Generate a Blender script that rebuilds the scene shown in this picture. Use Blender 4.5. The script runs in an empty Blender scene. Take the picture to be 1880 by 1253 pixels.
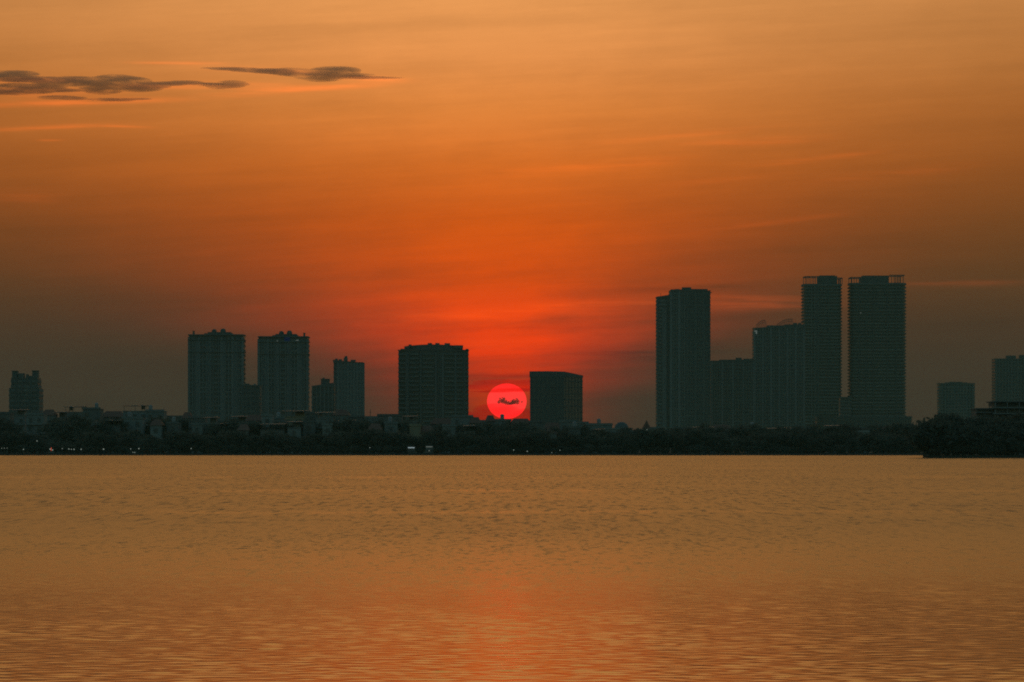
import bpy, bmesh, math, random
import numpy as np
from mathutils import Vector

rnd = random.Random(7)
scene = bpy.context.scene
COL = scene.collection

# ------------------------------------------------------------------ camera
F = 7883.0            # pixels per unit tangent in the 1880 px wide photograph
HY = 816.3            # picture row of the horizon
CAMZ = 4.0
cam_d = bpy.data.cameras.new("camera")
cam_d.sensor_width = 36.0
cam_d.lens = F / 1880.0 * 36.0
cam_d.shift_y = (HY - 626.5) / 1880.0
cam_d.clip_start = 0.5
cam_d.clip_end = 60000.0
cam = bpy.data.objects.new("camera", cam_d)
COL.objects.link(cam)
cam.location = (0, 0, CAMZ)
cam.rotation_euler = (math.pi / 2, 0, 0)
scene.camera = cam

SUN_EL = (HY - 737.0) / F           # radians
SUN_AZ = (930.5 - 940.0) / F


def lin(r, g, b):
    def f(c):
        c /= 255.0
        return c / 12.92 if c <= 0.04045 else ((c + 0.055) / 1.055) ** 2.4
    return (f(r), f(g), f(b), 1.0)


# ------------------------------------------------------------------ sky
class NT:
    """small helper that writes node expressions"""
    def __init__(self, tree):
        self.t = tree
        self.n = tree.nodes
        self.l = tree.links

    def node(self, typ, **kw):
        n = self.n.new(typ)
        for k, v in kw.items():
            setattr(n, k, v)
        return n

    def put(self, sock, v):
        if isinstance(v, bpy.types.NodeSocket):
            self.l.new(v, sock)
        else:
            sock.default_value = v

    def m(self, op, a, b=0.0, c=0.0, clamp=False):
        n = self.node("ShaderNodeMath", operation=op, use_clamp=clamp)
        self.put(n.inputs[0], a)
        self.put(n.inputs[1], b)
        self.put(n.inputs[2], c)
        return n.outputs[0]

    def ramp(self, fac, stops, interp="LINEAR"):
        n = self.node("ShaderNodeValToRGB")
        cr = n.color_ramp
        cr.interpolation = interp
        while len(cr.elements) > 1:
            cr.elements.remove(cr.elements[-1])
        cr.elements[0].position = stops[0][0]
        cr.elements[0].color = stops[0][1]
        for p, c in stops[1:]:
            e = cr.elements.new(p)
            e.color = c
        self.put(n.inputs[0], fac)
        return n.outputs[0]

    def mix(self, fac, a, b, blend="MIX"):
        n = self.node("ShaderNodeMix", data_type="RGBA", blend_type=blend)
        self.put(n.inputs[0], fac)
        self.put(n.inputs[6], a)
        self.put(n.inputs[7], b)
        return n.outputs[2]

    def sstep(self, x, a, b, lo=0.0, hi=1.0):
        n = self.node("ShaderNodeMapRange", interpolation_type="SMOOTHSTEP")
        self.put(n.inputs[0], x)
        n.inputs[1].default_value = a
        n.inputs[2].default_value = b
        n.inputs[3].default_value = lo
        n.inputs[4].default_value = hi
        return n.outputs[0]

    def noise(self, vec, scale=1.0, detail=3.0, rough=0.55):
        n = self.node("ShaderNodeTexNoise")
        self.put(n.inputs["Vector"], vec)
        n.inputs["Scale"].default_value = scale
        n.inputs["Detail"].default_value = detail
        n.inputs["Roughness"].default_value = rough
        return n.outputs[0]

    def xyz(self, x, y, z):
        n = self.node("ShaderNodeCombineXYZ")
        self.put(n.inputs[0], x)
        self.put(n.inputs[1], y)
        self.put(n.inputs[2], z)
        return n.outputs[0]


world = bpy.data.worlds.new("World")
scene.world = world
world.use_nodes = True
wt = NT(world.node_tree)
wt.n.clear()
tc = wt.node("ShaderNodeTexCoord")
sep = wt.node("ShaderNodeSeparateXYZ")
nrm = wt.node("ShaderNodeVectorMath", operation="NORMALIZE")
wt.l.new(tc.outputs["Generated"], nrm.inputs[0])
wt.l.new(nrm.outputs[0], sep.inputs[0])
DEG = 180.0 / math.pi
wx, wy, wz = sep.outputs
el = wt.m("MULTIPLY", wt.m("ARCSINE", wz), DEG)
az = wt.m("SUBTRACT", wt.m("MULTIPLY", wt.m("ARCTAN2", wx, wy), DEG), SUN_AZ * DEG)
daz = wt.m("MULTIPLY", wt.m("ABSOLUTE", az), wt.m("ADD", 1.05, wt.m("MULTIPLY", wt.m("SIGN", az), 0.13)))
t_el = wt.m("SQRT", wt.m("DIVIDE", wt.m("MAXIMUM", el, 0.0), 90.0))


def te(e):
    return math.sqrt(e / 90.0)


HAZE_DENSITY = 0.000052
HAZE_FAR = 5200.0
HAZE_TOP = 186.0


def beyond(e, rgb, air=(0.043, 0.069, 0.038)):
    """radiance of the sky beyond the haze layer that reads as rgb when seen through it"""
    path = min(HAZE_FAR, (HAZE_TOP - CAMZ) / math.tan(math.radians(max(e, 0.01))))
    tr = math.exp(-HAZE_DENSITY * path)
    c = lin(*rgb)
    return tuple(max(0.001, (c[q] - air[q] * (1 - tr)) / tr) for q in range(3)) + (1.0,)


def sky_ramp(stops):
    return wt.ramp(t_el, [(te(e), beyond(e, rgb)) for e, rgb in stops])


# colour straight above the sun / at the edge of the glow, by elevation
center = sky_ramp([
    (0.0, (120, 58, 26)), (0.45, (158, 56, 14)), (0.9, (206, 58, 6)), (1.25, (226, 65, 6)), (1.75, (227, 73, 12)), (2.2, (209, 79, 14)),
    (3.0, (207, 90, 25)), (3.75, (214, 111, 40)), (4.5, (223, 133, 61)), (5.2, (227, 146, 78)), (6.2, (230, 156, 88)),
    (10, (231, 163, 80)), (18, (186, 140, 75)), (32, (104, 104, 84)), (50, (64, 80, 76)), (90, (50, 68, 68))])
side = sky_ramp([
    (0.0, (60, 57, 44)), (0.6, (62, 59, 45)), (1.1, (65, 59, 44)), (1.6, (73, 60, 42)),
    (2.3, (91, 65, 38)), (3.0, (109, 71, 36)), (3.75, (131, 79, 36)),
    (4.5, (149, 90, 41)), (5.2, (164, 105, 51)), (6.2, (174, 116, 62)),
    (10, (181, 131, 66)), (18, (145, 117, 69)), (32, (88, 92, 80)), (50, (58, 74, 72)), (90, (50, 68, 68))])
wid = wt.ramp(t_el, [(te(e_), (w_ / 60.0,) * 3 + (1,)) for e_, w_ in (
    (0.0, 0.85), (0.6, 0.95), (1.2, 1.42), (2.0, 2.5), (3.0, 3.9), (4.0, 5.1), (6.2, 7.0), (12, 14), (30, 40), (60, 60))])
wdeg = wt.m("MULTIPLY", wid, 60.0)
# long thin streaks of high cloud, slightly tilted
tilt = wt.m("ADD", el, wt.m("MULTIPLY", az, -0.055))
st1 = wt.noise(wt.xyz(wt.m("MULTIPLY", az, 0.16), wt.m("MULTIPLY", tilt, 2.4), 3.7), 1.0, 6.0, 0.62)
st2 = wt.noise(wt.xyz(wt.m("MULTIPLY", az, 0.35), wt.m("MULTIPLY", tilt, 7.5), 9.1), 1.0, 5.0, 0.6)
mott = wt.noise(wt.xyz(wt.m("MULTIPLY", az, 0.9), wt.m("MULTIPLY", tilt, 2.0), 5.9), 1.0, 7.0, 0.7)
warp = wt.m("ADD", wt.m("MULTIPLY", wt.m("SUBTRACT", mott, 0.5), 0.55), wt.m("MULTIPLY", wt.m("SUBTRACT", st1, 0.5), 1.0))
warp = wt.m("ADD", warp, wt.m("MULTIPLY", wt.m("SUBTRACT", st2, 0.5), 0.4))
ratio = wt.m("DIVIDE", daz, wdeg)
glow = wt.m("EXPONENT", wt.m("MULTIPLY", wt.m("POWER", ratio, 1.55), -1.0))
low = wt.sstep(el, 0.3, 3.5, 1.0, 0.25)
gl2 = wt.m("MULTIPLY", glow, wt.m("ADD", 1.0, wt.m("MULTIPLY", wt.m("MULTIPLY", warp, 1.5), low)), clamp=True)
front = wt.mix(gl2, side, center)
streak = wt.m("ADD", 1.0, wt.m("MULTIPLY", warp, 0.24))
sc_n = wt.node("ShaderNodeVectorMath", operation="SCALE")
wt.l.new(front, sc_n.inputs[0])
wt.l.new(streak, sc_n.inputs[3])
front = sc_n.outputs[0]
# a few thin sheets of high cloud that still catch the sun (+) or veil the glow (-): column, row, half length, half thickness, rise
SHEETS = [(560, 166, 150, 6.0, .07, 1.2), (680, 147, 60, 5.0, -.03, 1.3), (470, 132, 110, 5.0, -.04, .8), (430, 160, 110, 6.0, 0.0, .7), (330, 120, 80, 2.8, 0, .9), (150, 193, 170, 5.0, .04, 1.2), (60, 176, 160, 12.0, 0.0, .6), (40, 153, 90, 5.0, 0, .8), (300, 163, 90, 5, 0, .6),
          (90, 239, 110, 3.6, .05, .9), (200, 235, 70, 2.2, -.03, .8), (95, 262, 22, 2.0, 0, .6),
          (1370, 263, 130, 7.0, .05, .55), (1260, 250, 160, 5.0, .09, .35), (1080, 308, 170, 9.0, .08, .5), (1500, 294, 100, 5.0, .10, .45), (1640, 322, 140, 9.0, .10, .22), (1420, 410, 120, 5, .12, .28), (1300, 335, 120, 7, .1, .2), (50, 365, 60, 14, 0, .25),
          (1180, 556, 260, 8.0, .04, .48), (1400, 560, 120, 10.0, 0, .60), (900, 580, 210, 9.0, .02, .45), (880, 632, 120, 9.0, 0, .25), (1760, 522, 120, 6, 0, .25),
          (1150, 648, 150, 15.0, .04, -.28), (900, 690, 120, 4.0, 0, -.35), (790, 608, 120, 5.0, 0, -.2), (1000, 602, 120, 3.0, 0, -.2), (1250, 530, 120, 7, .03, -.3)]
shn = wt.noise(wt.xyz(wt.m("MULTIPLY", az, 0.9), wt.m("MULTIPLY", el, 14.0), 2.2), 1.0, 4.0, 0.6)
shm = wt.sstep(shn, 0.30, 0.66, 0.25, 1.25)
PXD = F * math.pi / 180.0
total = None
for cx_, cy_, hl_, ht_, ri_, amt_ in SHEETS:
    a0_, e0_ = (cx_ - 930.5) / PXD, (HY - cy_) / PXD
    da_ = wt.m("SUBTRACT", az, a0_)
    u_ = wt.m("MULTIPLY", da_, PXD / hl_)
    v_ = wt.m("MULTIPLY", wt.m("SUBTRACT", wt.m("SUBTRACT", el, e0_), wt.m("MULTIPLY", da_, ri_)), PXD / ht_)
    g_ = wt.m("EXPONENT", wt.m("MULTIPLY", wt.m("ADD", wt.m("POWER", wt.m("ABSOLUTE", u_), 3.0), wt.m("MULTIPLY", v_, v_)), -1.0))
    total = wt.m("MULTIPLY_ADD", g_, amt_, total if total is not None else 0.0)
total = wt.m("MULTIPLY", total, shm)
shc = wt.node("ShaderNodeVectorMath", operation="SCALE")
shc.inputs[0].default_value = (0.26, 0.030, 0.002)
wt.l.new(wt.m("MULTIPLY", total, wt.sstep(daz, 180.0, 60.0, 0.0, 1.0)), shc.inputs[3])
sha = wt.node("ShaderNodeVectorMath", operation="ADD")
wt.l.new(front, sha.inputs[0])
wt.l.new(shc.outputs[0], sha.inputs[1])
shx = wt.node("ShaderNodeVectorMath", operation="MAXIMUM")
wt.l.new(sha.outputs[0], shx.inputs[0])
shx.inputs[1].default_value = (0.02, 0.014, 0.0015)
front = shx.outputs[0]
# the dusk half of the dome, from the Sky Texture
sky_tex = wt.node("ShaderNodeTexSky", sky_type="NISHITA")
sky_tex.sun_disc = False
sky_tex.sun_elevation = SUN_EL
sky_tex.sun_rotation = SUN_AZ
sky_tex.air_density = 1.0
sky_tex.dust_density = 2.0
sky_tex.ozone_density = 2.0
SKY_STRENGTH = 0.15
dusk = wt.node("ShaderNodeVectorMath", operation="MULTIPLY")
wt.l.new(sky_tex.outputs[0], dusk.inputs[0])
dusk.inputs[1].default_value = (SKY_STRENGTH * 2.0, SKY_STRENGTH * 2.65, SKY_STRENGTH * 2.0)
dmix = wt.sstep(wt.m("ADD", daz, wt.m("MULTIPLY", el, 1.2)), 18.0, 95.0)
skycol = wt.mix(dmix, front, dusk.outputs[0])
bg = wt.node("ShaderNodeBackground")
wt.l.new(skycol, bg.inputs[0])
bg.inputs[1].default_value = 1.0
wo = wt.node("ShaderNodeOutputWorld")
wt.l.new(bg.outputs[0], wo.inputs[0])

# ------------------------------------------------------------------ sun lamp (dusk: very weak and red)
sl = bpy.data.lights.new("sun_light", "SUN")
sl.energy = 0.001
sl.angle = math.radians(0.53)
sl.color = (1.0, 0.30, 0.10)
slo = bpy.data.objects.new("sun_light", sl)
COL.objects.link(slo)
dirv = Vector((math.sin(SUN_AZ) * math.cos(SUN_EL), math.cos(SUN_AZ) * math.cos(SUN_EL), math.sin(SUN_EL)))
slo.rotation_euler = dirv.to_track_quat("Z", "Y").to_euler()
slo.location = (0, 200, 300)

vs = scene.view_settings
vs.view_transform = "Standard"
vs.look = "None"
vs.exposure = 0.0
vs.gamma = 1.0
scene.cycles.use_denoising = False
scene.cycles.transparent_max_bounces = 16
scene.cycles.volume_bounces = 1
scene.cycles.filter_width = 1.9

# ------------------------------------------------------------------ materials
def mat(name, col, rough=0.85, spec=0.3, var=0.25, scale=0.15, metal=0.0):
    m = bpy.data.materials.new(name)
    m.use_nodes = True
    t = NT(m.node_tree)
    b = t.n["Principled BSDF"]
    g = t.node("ShaderNodeNewGeometry")
    n = t.noise(g.outputs["Position"], scale, 5.0, 0.6)
    f = t.m("ADD", 1.0 - var, t.m("MULTIPLY", n, 2 * var))
    oi = t.node("ShaderNodeObjectInfo")
    f = t.m("MULTIPLY", f, t.m("ADD", 1 - var * 0.4, t.m("MULTIPLY", oi.outputs["Random"], var * 0.8)))
    v = t.node("ShaderNodeVectorMath", operation="SCALE")
    v.inputs[0].default_value = col
    t.l.new(f, v.inputs[3])
    t.l.new(v.outputs[0], b.inputs["Base Color"])
    b.inputs["Roughness"].default_value = rough
    b.inputs["Specular IOR Level"].default_value = spec
    b.inputs["Metallic"].default_value = metal
    return m


def emit(name, col, strength):
    m = bpy.data.materials.new(name)
    m.use_nodes = True
    t = NT(m.node_tree)
    t.n.clear()
    e = t.node("ShaderNodeEmission")
    e.inputs[0].default_value = col
    e.inputs[1].default_value = strength
    o = t.node("ShaderNodeOutputMaterial")
    t.l.new(e.outputs[0], o.inputs[0])
    m.cycles.emission_sampling = "NONE"
    return m


def leaf_mat(name, col):
    """leaves reflect on one side and let some light through"""
    m = mat(name, col, 0.8, 0.2, 0.45, 0.5)
    t = NT(m.node_tree)
    b = t.n["Principled BSDF"]
    tr = t.node("ShaderNodeBsdfTranslucent")
    t.l.new(b.inputs["Base Color"].links[0].from_socket, tr.inputs[0])
    mx = t.node("ShaderNodeMixShader")
    mx.inputs[0].default_value = 0.38
    t.l.new(b.outputs[0], mx.inputs[1])
    t.l.new(tr.outputs[0], mx.inputs[2])
    t.l.new(mx.outputs[0], t.n["Material Output"].inputs[0])
    return m


M = {
    "concrete": mat("concrete", (0.165, 0.17, 0.165)),
    "concrete_pale": mat("concrete_pale", (0.195, 0.20, 0.195)),
    "concrete_dark": mat("concrete_dark", (0.125, 0.13, 0.125)),
    "glass": mat("window_glass", (0.07, 0.078, 0.076), 0.35, 0.5, 0.3, 0.3),
    "glass_wall": mat("curtain_glass", (0.09, 0.10, 0.096), 0.35, 0.5, 0.15, 0.05),
    "plaster_pale": mat("plaster_pale", (0.225, 0.235, 0.22), var=0.3, scale=0.4),
    "plaster_grey": mat("plaster_grey", (0.20, 0.21, 0.20), var=0.3, scale=0.4),
    "plaster_ochre": mat("plaster_ochre", (0.30, 0.25, 0.17), var=0.3, scale=0.4),
    "plaster_dark": mat("plaster_dark", (0.15, 0.15, 0.14), var=0.3, scale=0.4),
    "roof_sheet": mat("roof_sheet", (0.12, 0.13, 0.13), 0.6),
    "roof_tile": mat("roof_tile", (0.16, 0.08, 0.06), 0.8),
    "steel": mat("steel", (0.10, 0.10, 0.10), 0.6, 0.4),
    "tank": mat("tank_steel", (0.25, 0.26, 0.27), 0.45, 0.5),
    "stone": mat("embankment_stone", (0.05, 0.05, 0.045), 0.9, 0.2, 0.35, 0.6),
    "ground": mat("ground_soil", (0.07, 0.075, 0.06), 0.95, 0.1, 0.3, 0.05),
    "bark": mat("bark", (0.05, 0.042, 0.035), 0.95, 0.1),
    "leaf": leaf_mat("leaf", (0.130, 0.140, 0.115)),
    "leaf_dark": leaf_mat("leaf_dark", (0.115, 0.125, 0.100)),
    "lamp": emit("lamp_light", (0.85, 1.0, 0.85, 1), 0.28),
    "lamp_red": emit("red_light", (1.0, 0.12, 0.05, 1), 0.5),
    "lit_sign": emit("lit_sign", (0.75, 0.95, 1.0, 1), 0.34),
    "lit_blue": emit("lit_blue", (0.05, 0.12, 0.45, 1), 0.05),
    "lit_window": emit("lit_window", (0.8, 0.95, 0.85, 1), 0.11),
    "feather": mat("feather", (0.03, 0.03, 0.03)),
}

# ------------------------------------------------------------------ object helpers
def tag(o, label, cat, group=None, kind=None):
    o["label"] = label
    o["category"] = cat
    if group:
        o["group"] = group
    if kind:
        o["kind"] = kind
    return o


def empty(name, loc, label, cat, group=None, rz=0.0):
    o = bpy.data.objects.new(name, None)
    COL.objects.link(o)
    o.location = loc
    o.rotation_euler = (0, 0, rz)
    o.empty_display_size = 0.5
    tag(o, label, cat, group)
    return o


def link(name, me, parent=None):
    o = bpy.data.objects.new(name, me)
    COL.objects.link(o)
    if parent is not None:
        o.parent = parent
    return o


def mesh(name, verts, faces, m, smooth=False):
    me = bpy.data.meshes.new(name)
    me.from_pydata(verts, [], faces)
    if m is not None:
        me.materials.append(M[m] if isinstance(m, str) else m)
    if smooth:
        me.polygons.foreach_set("use_smooth", [True] * len(me.polygons))
    me.update()
    return me


CUBES = {}


def cube_mesh(m):
    if m not in CUBES:
        v = [(x, y, z) for x in (-.5, .5) for y in (-.5, .5) for z in (-.5, .5)]
        f = [(0, 1, 3, 2), (4, 6, 7, 5), (0, 4, 5, 1), (2, 3, 7, 6), (0, 2, 6, 4), (1, 5, 7, 3)]
        CUBES[m] = mesh("box_" + m, v, f, m)
    return CUBES[m]


def box(name, parent, m, x0, x1, y0, y1, z0, z1):
    o = link(name, cube_mesh(m), parent)
    o.location = ((x0 + x1) / 2, (y0 + y1) / 2, (z0 + z1) / 2)
    o.scale = (max(abs(x1 - x0), .01), max(abs(y1 - y0), .01), max(abs(z1 - z0), .01))
    return o


def prism_data(pts, z0, z1):
    """closed prism on a counter-clockwise footprint; z1 may be one height per corner"""
    n = len(pts)
    zt = z1 if isinstance(z1, (list, tuple)) else [z1] * n
    v = [(p[0], p[1], z0) for p in pts] + [(p[0], p[1], z) for p, z in zip(pts, zt)]
    f = [tuple(range(n - 1, -1, -1)), tuple(range(n, 2 * n))]
    for i in range(n):
        j = (i + 1) % n
        f.append((i, j, n + j, n + i))
    return v, f


def prism(name, parent, m, pts, z0, z1):
    v, f = prism_data(pts, z0, z1)
    return link(name, mesh(name, v, f, m), parent)


def grow(pts, d):
    """offset a convex footprint outward by d"""
    n = len(pts)
    out = []
    for i in range(n):
        a, b, c = Vector(pts[i - 1]), Vector(pts[i]), Vector(pts[(i + 1) % n])
        e1 = (b - a).normalized()
        e2 = (c - b).normalized()
        n1 = Vector((e1.y, -e1.x))
        n2 = Vector((e2.y, -e2.x))
        k = (n1 + n2) / max(1e-6, 1 + n1.dot(n2))
        out.append(tuple(b + k * d))
    return out


def lathe(name, parent, m, prof, seg=16, loc=(0, 0, 0)):
    v, f = [], []
    for r, z in prof:
        for i in range(seg):
            a = 2 * math.pi * i / seg
            v.append((r * math.cos(a), r * math.sin(a), z))
    for k in range(len(prof) - 1):
        for i in range(seg):
            j = (i + 1) % seg
            f.append((k * seg + i, k * seg + j, (k + 1) * seg + j, (k + 1) * seg + i))
    f.append(tuple(range(seg - 1, -1, -1)))
    f.append(tuple((len(prof) - 1) * seg + i for i in range(seg)))
    o = link(name, mesh(name, v, f, m, False), parent)
    o.location = loc
    return o


GZ = 0.6    # level of the promenade and the city ground


class Site:
    """a building site at distance D: turns picture columns and rows into metres on that site"""
    def __init__(self, name, label, cat, xc, D, group=None, gz=GZ):
        self.D, self.xc, self.gz = D, xc, gz
        self.k = D / F
        self.root = empty(name, ((xc - 940.0) * self.k, D, gz), label, cat, group)

    def x(self, px):
        return (px - self.xc) * self.k

    def z(self, py):
        return CAMZ + (HY - py) * self.k - self.gz

    def box(self, name, m, px0, px1, y0, y1, pyb, pyt, parent=None):
        zb = 0.0 if pyb is None else self.z(pyb)
        return box(name, parent or self.root, m, self.x(px0), self.x(px1), y0, y1, zb, self.z(pyt))


def rect(x0, x1, y0, y1):
    return [(x0, y0), (x1, y0), (x1, y1), (x0, y1)]


def rounded(x0, x1, y0, y1, r, n=4):
    out = []
    for cx, cy, a0 in ((x1 - r, y0 + r, -90), (x1 - r, y1 - r, 0), (x0 + r, y1 - r, 90), (x0 + r, y0 + r, 180)):
        for i in range(n + 1):
            a = math.radians(a0 + 90.0 * i / n)
            out.append((cx + r * math.cos(a), cy + r * math.sin(a)))
    return out


def bands(root, name, m, pts, z0, z1, pitch, height, proud, skip=0):
    """one slab per storey, all sharing one mesh"""
    v, f = prism_data(grow(pts, proud), 0.0, height)
    me = mesh(name, v, f, m)
    z = z0 + skip * pitch
    out = []
    while z + height < z1:
        o = link(name, me, root)
        o.location = (0, 0, z)
        out.append(o)
        z += pitch
    return out


def piers(root, name, m, xs, w, y, proud, z0, z1):
    for x in xs:
        box(name, root, m, x - w / 2, x + w / 2, y - proud, y + 0.3, z0, z1)


def lin_range(a, b, n):
    return [a + (b - a) * i / (n - 1) for i in range(n)]


# ------------------------------------------------------------------ ground, shore, water
def plain(name, verts, faces, m):
    o = link(name, mesh(name, verts, faces, m))
    o["kind"] = "structure"
    return o


SHORE = 1600.0
plain("ground", [(-2900, SHORE + 1.2, GZ), (2900, SHORE + 1.2, GZ), (2900, 5100, GZ), (-2900, 5100, GZ)], [(0, 1, 2, 3)], "ground")
# embankment: slightly wavering quay with a coping
vv, ff = [], []
xs = [-2900, -600] + [i * 6.0 for i in range(-60, 61)] + [600, 2900]
for i, x in enumerate(xs):
    j = rnd.uniform(-.25, .25) if abs(x) < 400 else 0
    vv += [(x, SHORE - 0.5 + j, -0.6), (x, SHORE + j, GZ + .12), (x, SHORE + 0.6 + j, GZ + .12), (x, SHORE + 1.4, GZ - 0.05)]
for i in range(len(xs) - 1):
    a, b = 4 * i, 4 * i + 4
    for q in range(3):
        ff.append((a + q, b + q, b + q + 1, a + q + 1))
plain("embankment", vv, ff, "stone")

# the wooded point that comes in from the right, nearer than the far shore
PT = 1277.0
px = lambda x, D: (x - 940.0) / F * D
ptx = px(1700, PT)
foot = [(ptx, PT + 10), (ptx + .8, PT + 3), (ptx + 4, PT + .6), (ptx + 12, PT), (ptx + 30, PT - .4), (ptx + 60, PT - 1),
        (700, PT - 20), (700, 1500), (300, 1500), (ptx + 30, PT + 90), (ptx + 4, PT + 40)]
v, f = prism_data(foot, -0.6, 0.75)
o = plain("promontory", v, f, "ground")

# water: one sheet; a fan of fine rows near the viewer carries real waves
NC = 400
rows = []
d = 58.0
while d < 700:
    rows.append(d)
    d += max(0.085, 0.085 * (d / 85.0) ** 1.8)
rows = np.array(rows + [700.0])
NR = len(rows)
uu = np.linspace(-1, 1, NC)
half = rows * 0.128 + 5.0
X = half[:, None] * uu[None, :]
Y = np.repeat(rows[:, None], NC, axis=1)
step = np.maximum(np.gradient(rows), 2 * half / NC)
Z = np.zeros_like(X)
rng = np.random.default_rng(5)
# gusts and calm patches drifting over the lake
gust = np.zeros_like(X)
for i in range(16):
    lam = 5 * (8.0) ** rng.random()
    th = rng.normal(0.0, 0.8)
    gust += np.sin(2 * math.pi / lam * (math.sin(th) * X + math.cos(th) * Y * .6) + rng.random() * 6.28)
gust = np.clip(1.0 + 0.07 * gust, 0.6, 1.4)
for i in range(150):
    lam = 0.36 * (0.95 / 0.36) ** rng.random()
    th = rng.normal((0.95, -0.85, 0.35, -0.3)[i % 4], 0.22)
    kx, ky = 2 * math.pi / lam * math.sin(th), 2 * math.pi / lam * math.cos(th)
    slope = 0.0017
    amp = slope * lam / (2 * math.pi) * 1.414
    att = np.clip((lam / step - 2.6) / 2.0, 0, 1)
    ph = rng.random() * 6.283
    Z += amp * att[:, None] * np.sin(kx * X + ky * Y + ph)
# small groups of steeper wavelets
env = np.zeros_like(X)
for i in range(12):
    lam = 0.9 * 3.0 ** rng.random()
    th = rng.uniform(-1.3, 1.3)
    env += np.sin(2 * math.pi / lam * (math.sin(th) * X + math.cos(th) * Y) + rng.random() * 6.28)
env = np.clip(env * 0.42 - 0.15, 0, 1.6)
for i in range(50):
    lam = 0.45 * 2.0 ** rng.random()
    th = rng.normal((0.8, -0.7, 0.2)[i % 3], 0.25)
    kx, ky = 2 * math.pi / lam * math.sin(th), 2 * math.pi / lam * math.cos(th)
    att = np.clip((lam / step - 2.6) / 2.0, 0, 1)
    Z += 0.0042 * lam / (2 * math.pi) * 1.414 * att[:, None] * env * 0.5 * np.sin(kx * X + ky * Y + rng.random() * 6.283)
Z *= gust
edge = np.clip((1 - np.abs(uu)) / 0.02, 0, 1)
Z *= edge[None, :]
Z *= np.clip((rows - 58.0) / 3.0, 0, 1)[:, None] * np.clip((700 - rows) / 60.0, 0, 1)[:, None]
verts = np.stack([X, Y, Z], -1).reshape(-1, 3)
idx = np.arange(NR * NC).reshape(NR, NC)
quads = np.stack([idx[:-1, :-1], idx[:-1, 1:], idx[1:, 1:], idx[1:, :-1]], -1).reshape(-1, 4)
nv = len(verts)
L0, L1 = -half[0], half[0]
R0, R1 = -half[-1], half[-1]
extra = np.array([(-2900, -250, 0), (2900, -250, 0), (2900, 58, 0), (-2900, 58, 0),
                  (L0, 58, 0), (L1, 58, 0), (R1, 700, 0), (R0, 700, 0), (2900, 700, 0), (-2900, 700, 0),
                  (2900, 1602, 0), (-2900, 1602, 0)], float)
q2 = np.array([(0, 1, 2, 3), (3, 4, 7, 9), (5, 2, 8, 6), (9, 8, 10, 11)]) + nv
verts = np.concatenate([verts, extra])
quads = np.concatenate([quads, q2])
me = bpy.data.meshes.new("water")
me.vertices.add(len(verts))
me.vertices.foreach_set("co", verts.astype(np.float32).ravel())
me.loops.add(len(quads) * 4)
me.loops.foreach_set("vertex_index", quads.astype(np.int32).ravel())
me.polygons.add(len(quads))
me.polygons.foreach_set("loop_start", np.arange(0, len(quads) * 4, 4, dtype=np.int32))
me.polygons.foreach_set("loop_total", np.full(len(quads), 4, dtype=np.int32))
me.polygons.foreach_set("use_smooth", np.ones(len(quads), dtype=bool))
me.update(calc_edges=True)
wm = bpy.data.materials.new("lake_water")
wm.use_nodes = True
t = NT(wm.node_tree)
b = t.n["Principled BSDF"]
b.inputs["Base Color"].default_value = (0.012, 0.022, 0.018, 1)
b.inputs["IOR"].default_value = 1.333
b.distribution = "MULTI_GGX"
geo = t.node("ShaderNodeNewGeometry")
sp = t.node("ShaderNodeSeparateXYZ")
t.l.new(geo.outputs["Position"], sp.inputs[0])
gx, gy = sp.outputs[0], sp.outputs[1]
# the wind freshens away from the sheltered near bank
wind = t.sstep(gy, 66.0, 215.0)
patch = t.noise(t.xyz(t.m("MULTIPLY", gx, 0.045), t.m("MULTIPLY", gy, 0.016), 1.3), 1.0, 5.0, 0.62)
near_f = t.noise(t.xyz(t.m("MULTIPLY", gx, 3.4), t.m("MULTIPLY", gy, 0.55), 4.3), 1.0, 3.0, 0.6)
far_f = t.noise(t.xyz(t.m("MULTIPLY", gx, 1.6), t.m("MULTIPLY", gy, 0.13), 7.9), 1.0, 4.0, 0.65)
fsel = t.sstep(gy, 130.0, 300.0)
fleck = t.m("ADD", t.m("MULTIPLY", near_f, t.m("SUBTRACT", 1.0, fsel)), t.m("MULTIPLY", far_f, fsel))
cat = t.m("MULTIPLY", t.sstep(fleck, 0.47, 0.70), t.sstep(patch, 0.25, 0.60, 0.35, 1.0))
# calm slicks lying across the lake
slick = None
wob = t.m("MULTIPLY", t.m("SUBTRACT", t.noise(t.xyz(t.m("MULTIPLY", gx, 0.05), t.m("MULTIPLY", gy, 0.02), 8.0), 1.0, 4.0, 0.6), 0.5), 26.0)
for y0_, w_ in ((254.0, 4.5), (372.0, 9.0), (520.0, 16.0)):
    q_ = t.m("DIVIDE", t.m("ADD", t.m("SUBTRACT", gy, y0_), wob), w_)
    g_ = t.m("EXPONENT", t.m("MULTIPLY", t.m("MULTIPLY", q_, q_), -1.0))
    slick = g_ if slick is None else t.m("MAXIMUM", slick, g_)
rough = t.m("ADD", 0.095, t.m("MULTIPLY", wind, 0.165))
rough = t.m("ADD", rough, t.m("MULTIPLY", t.m("SUBTRACT", patch, 0.5), 0.06))
rough = t.m("ADD", rough, t.m("MULTIPLY", t.m("MULTIPLY", cat, t.m("ADD", 0.05, t.m("MULTIPLY", t.sstep(gy, 70.0, 170.0), t.m("ADD", 0.45, t.m("MULTIPLY", wind, 0.55))))), 0.20))
rough = t.m("SUBTRACT", rough, t.m("MULTIPLY", t.m("MULTIPLY", slick, t.sstep(t.noise(t.xyz(t.m("MULTIPLY", gx, 0.06), t.m("MULTIPLY", gy, 0.004), 5.5), 1.0, 3.0, 0.6), 0.42, 0.62)), 0.07))
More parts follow.
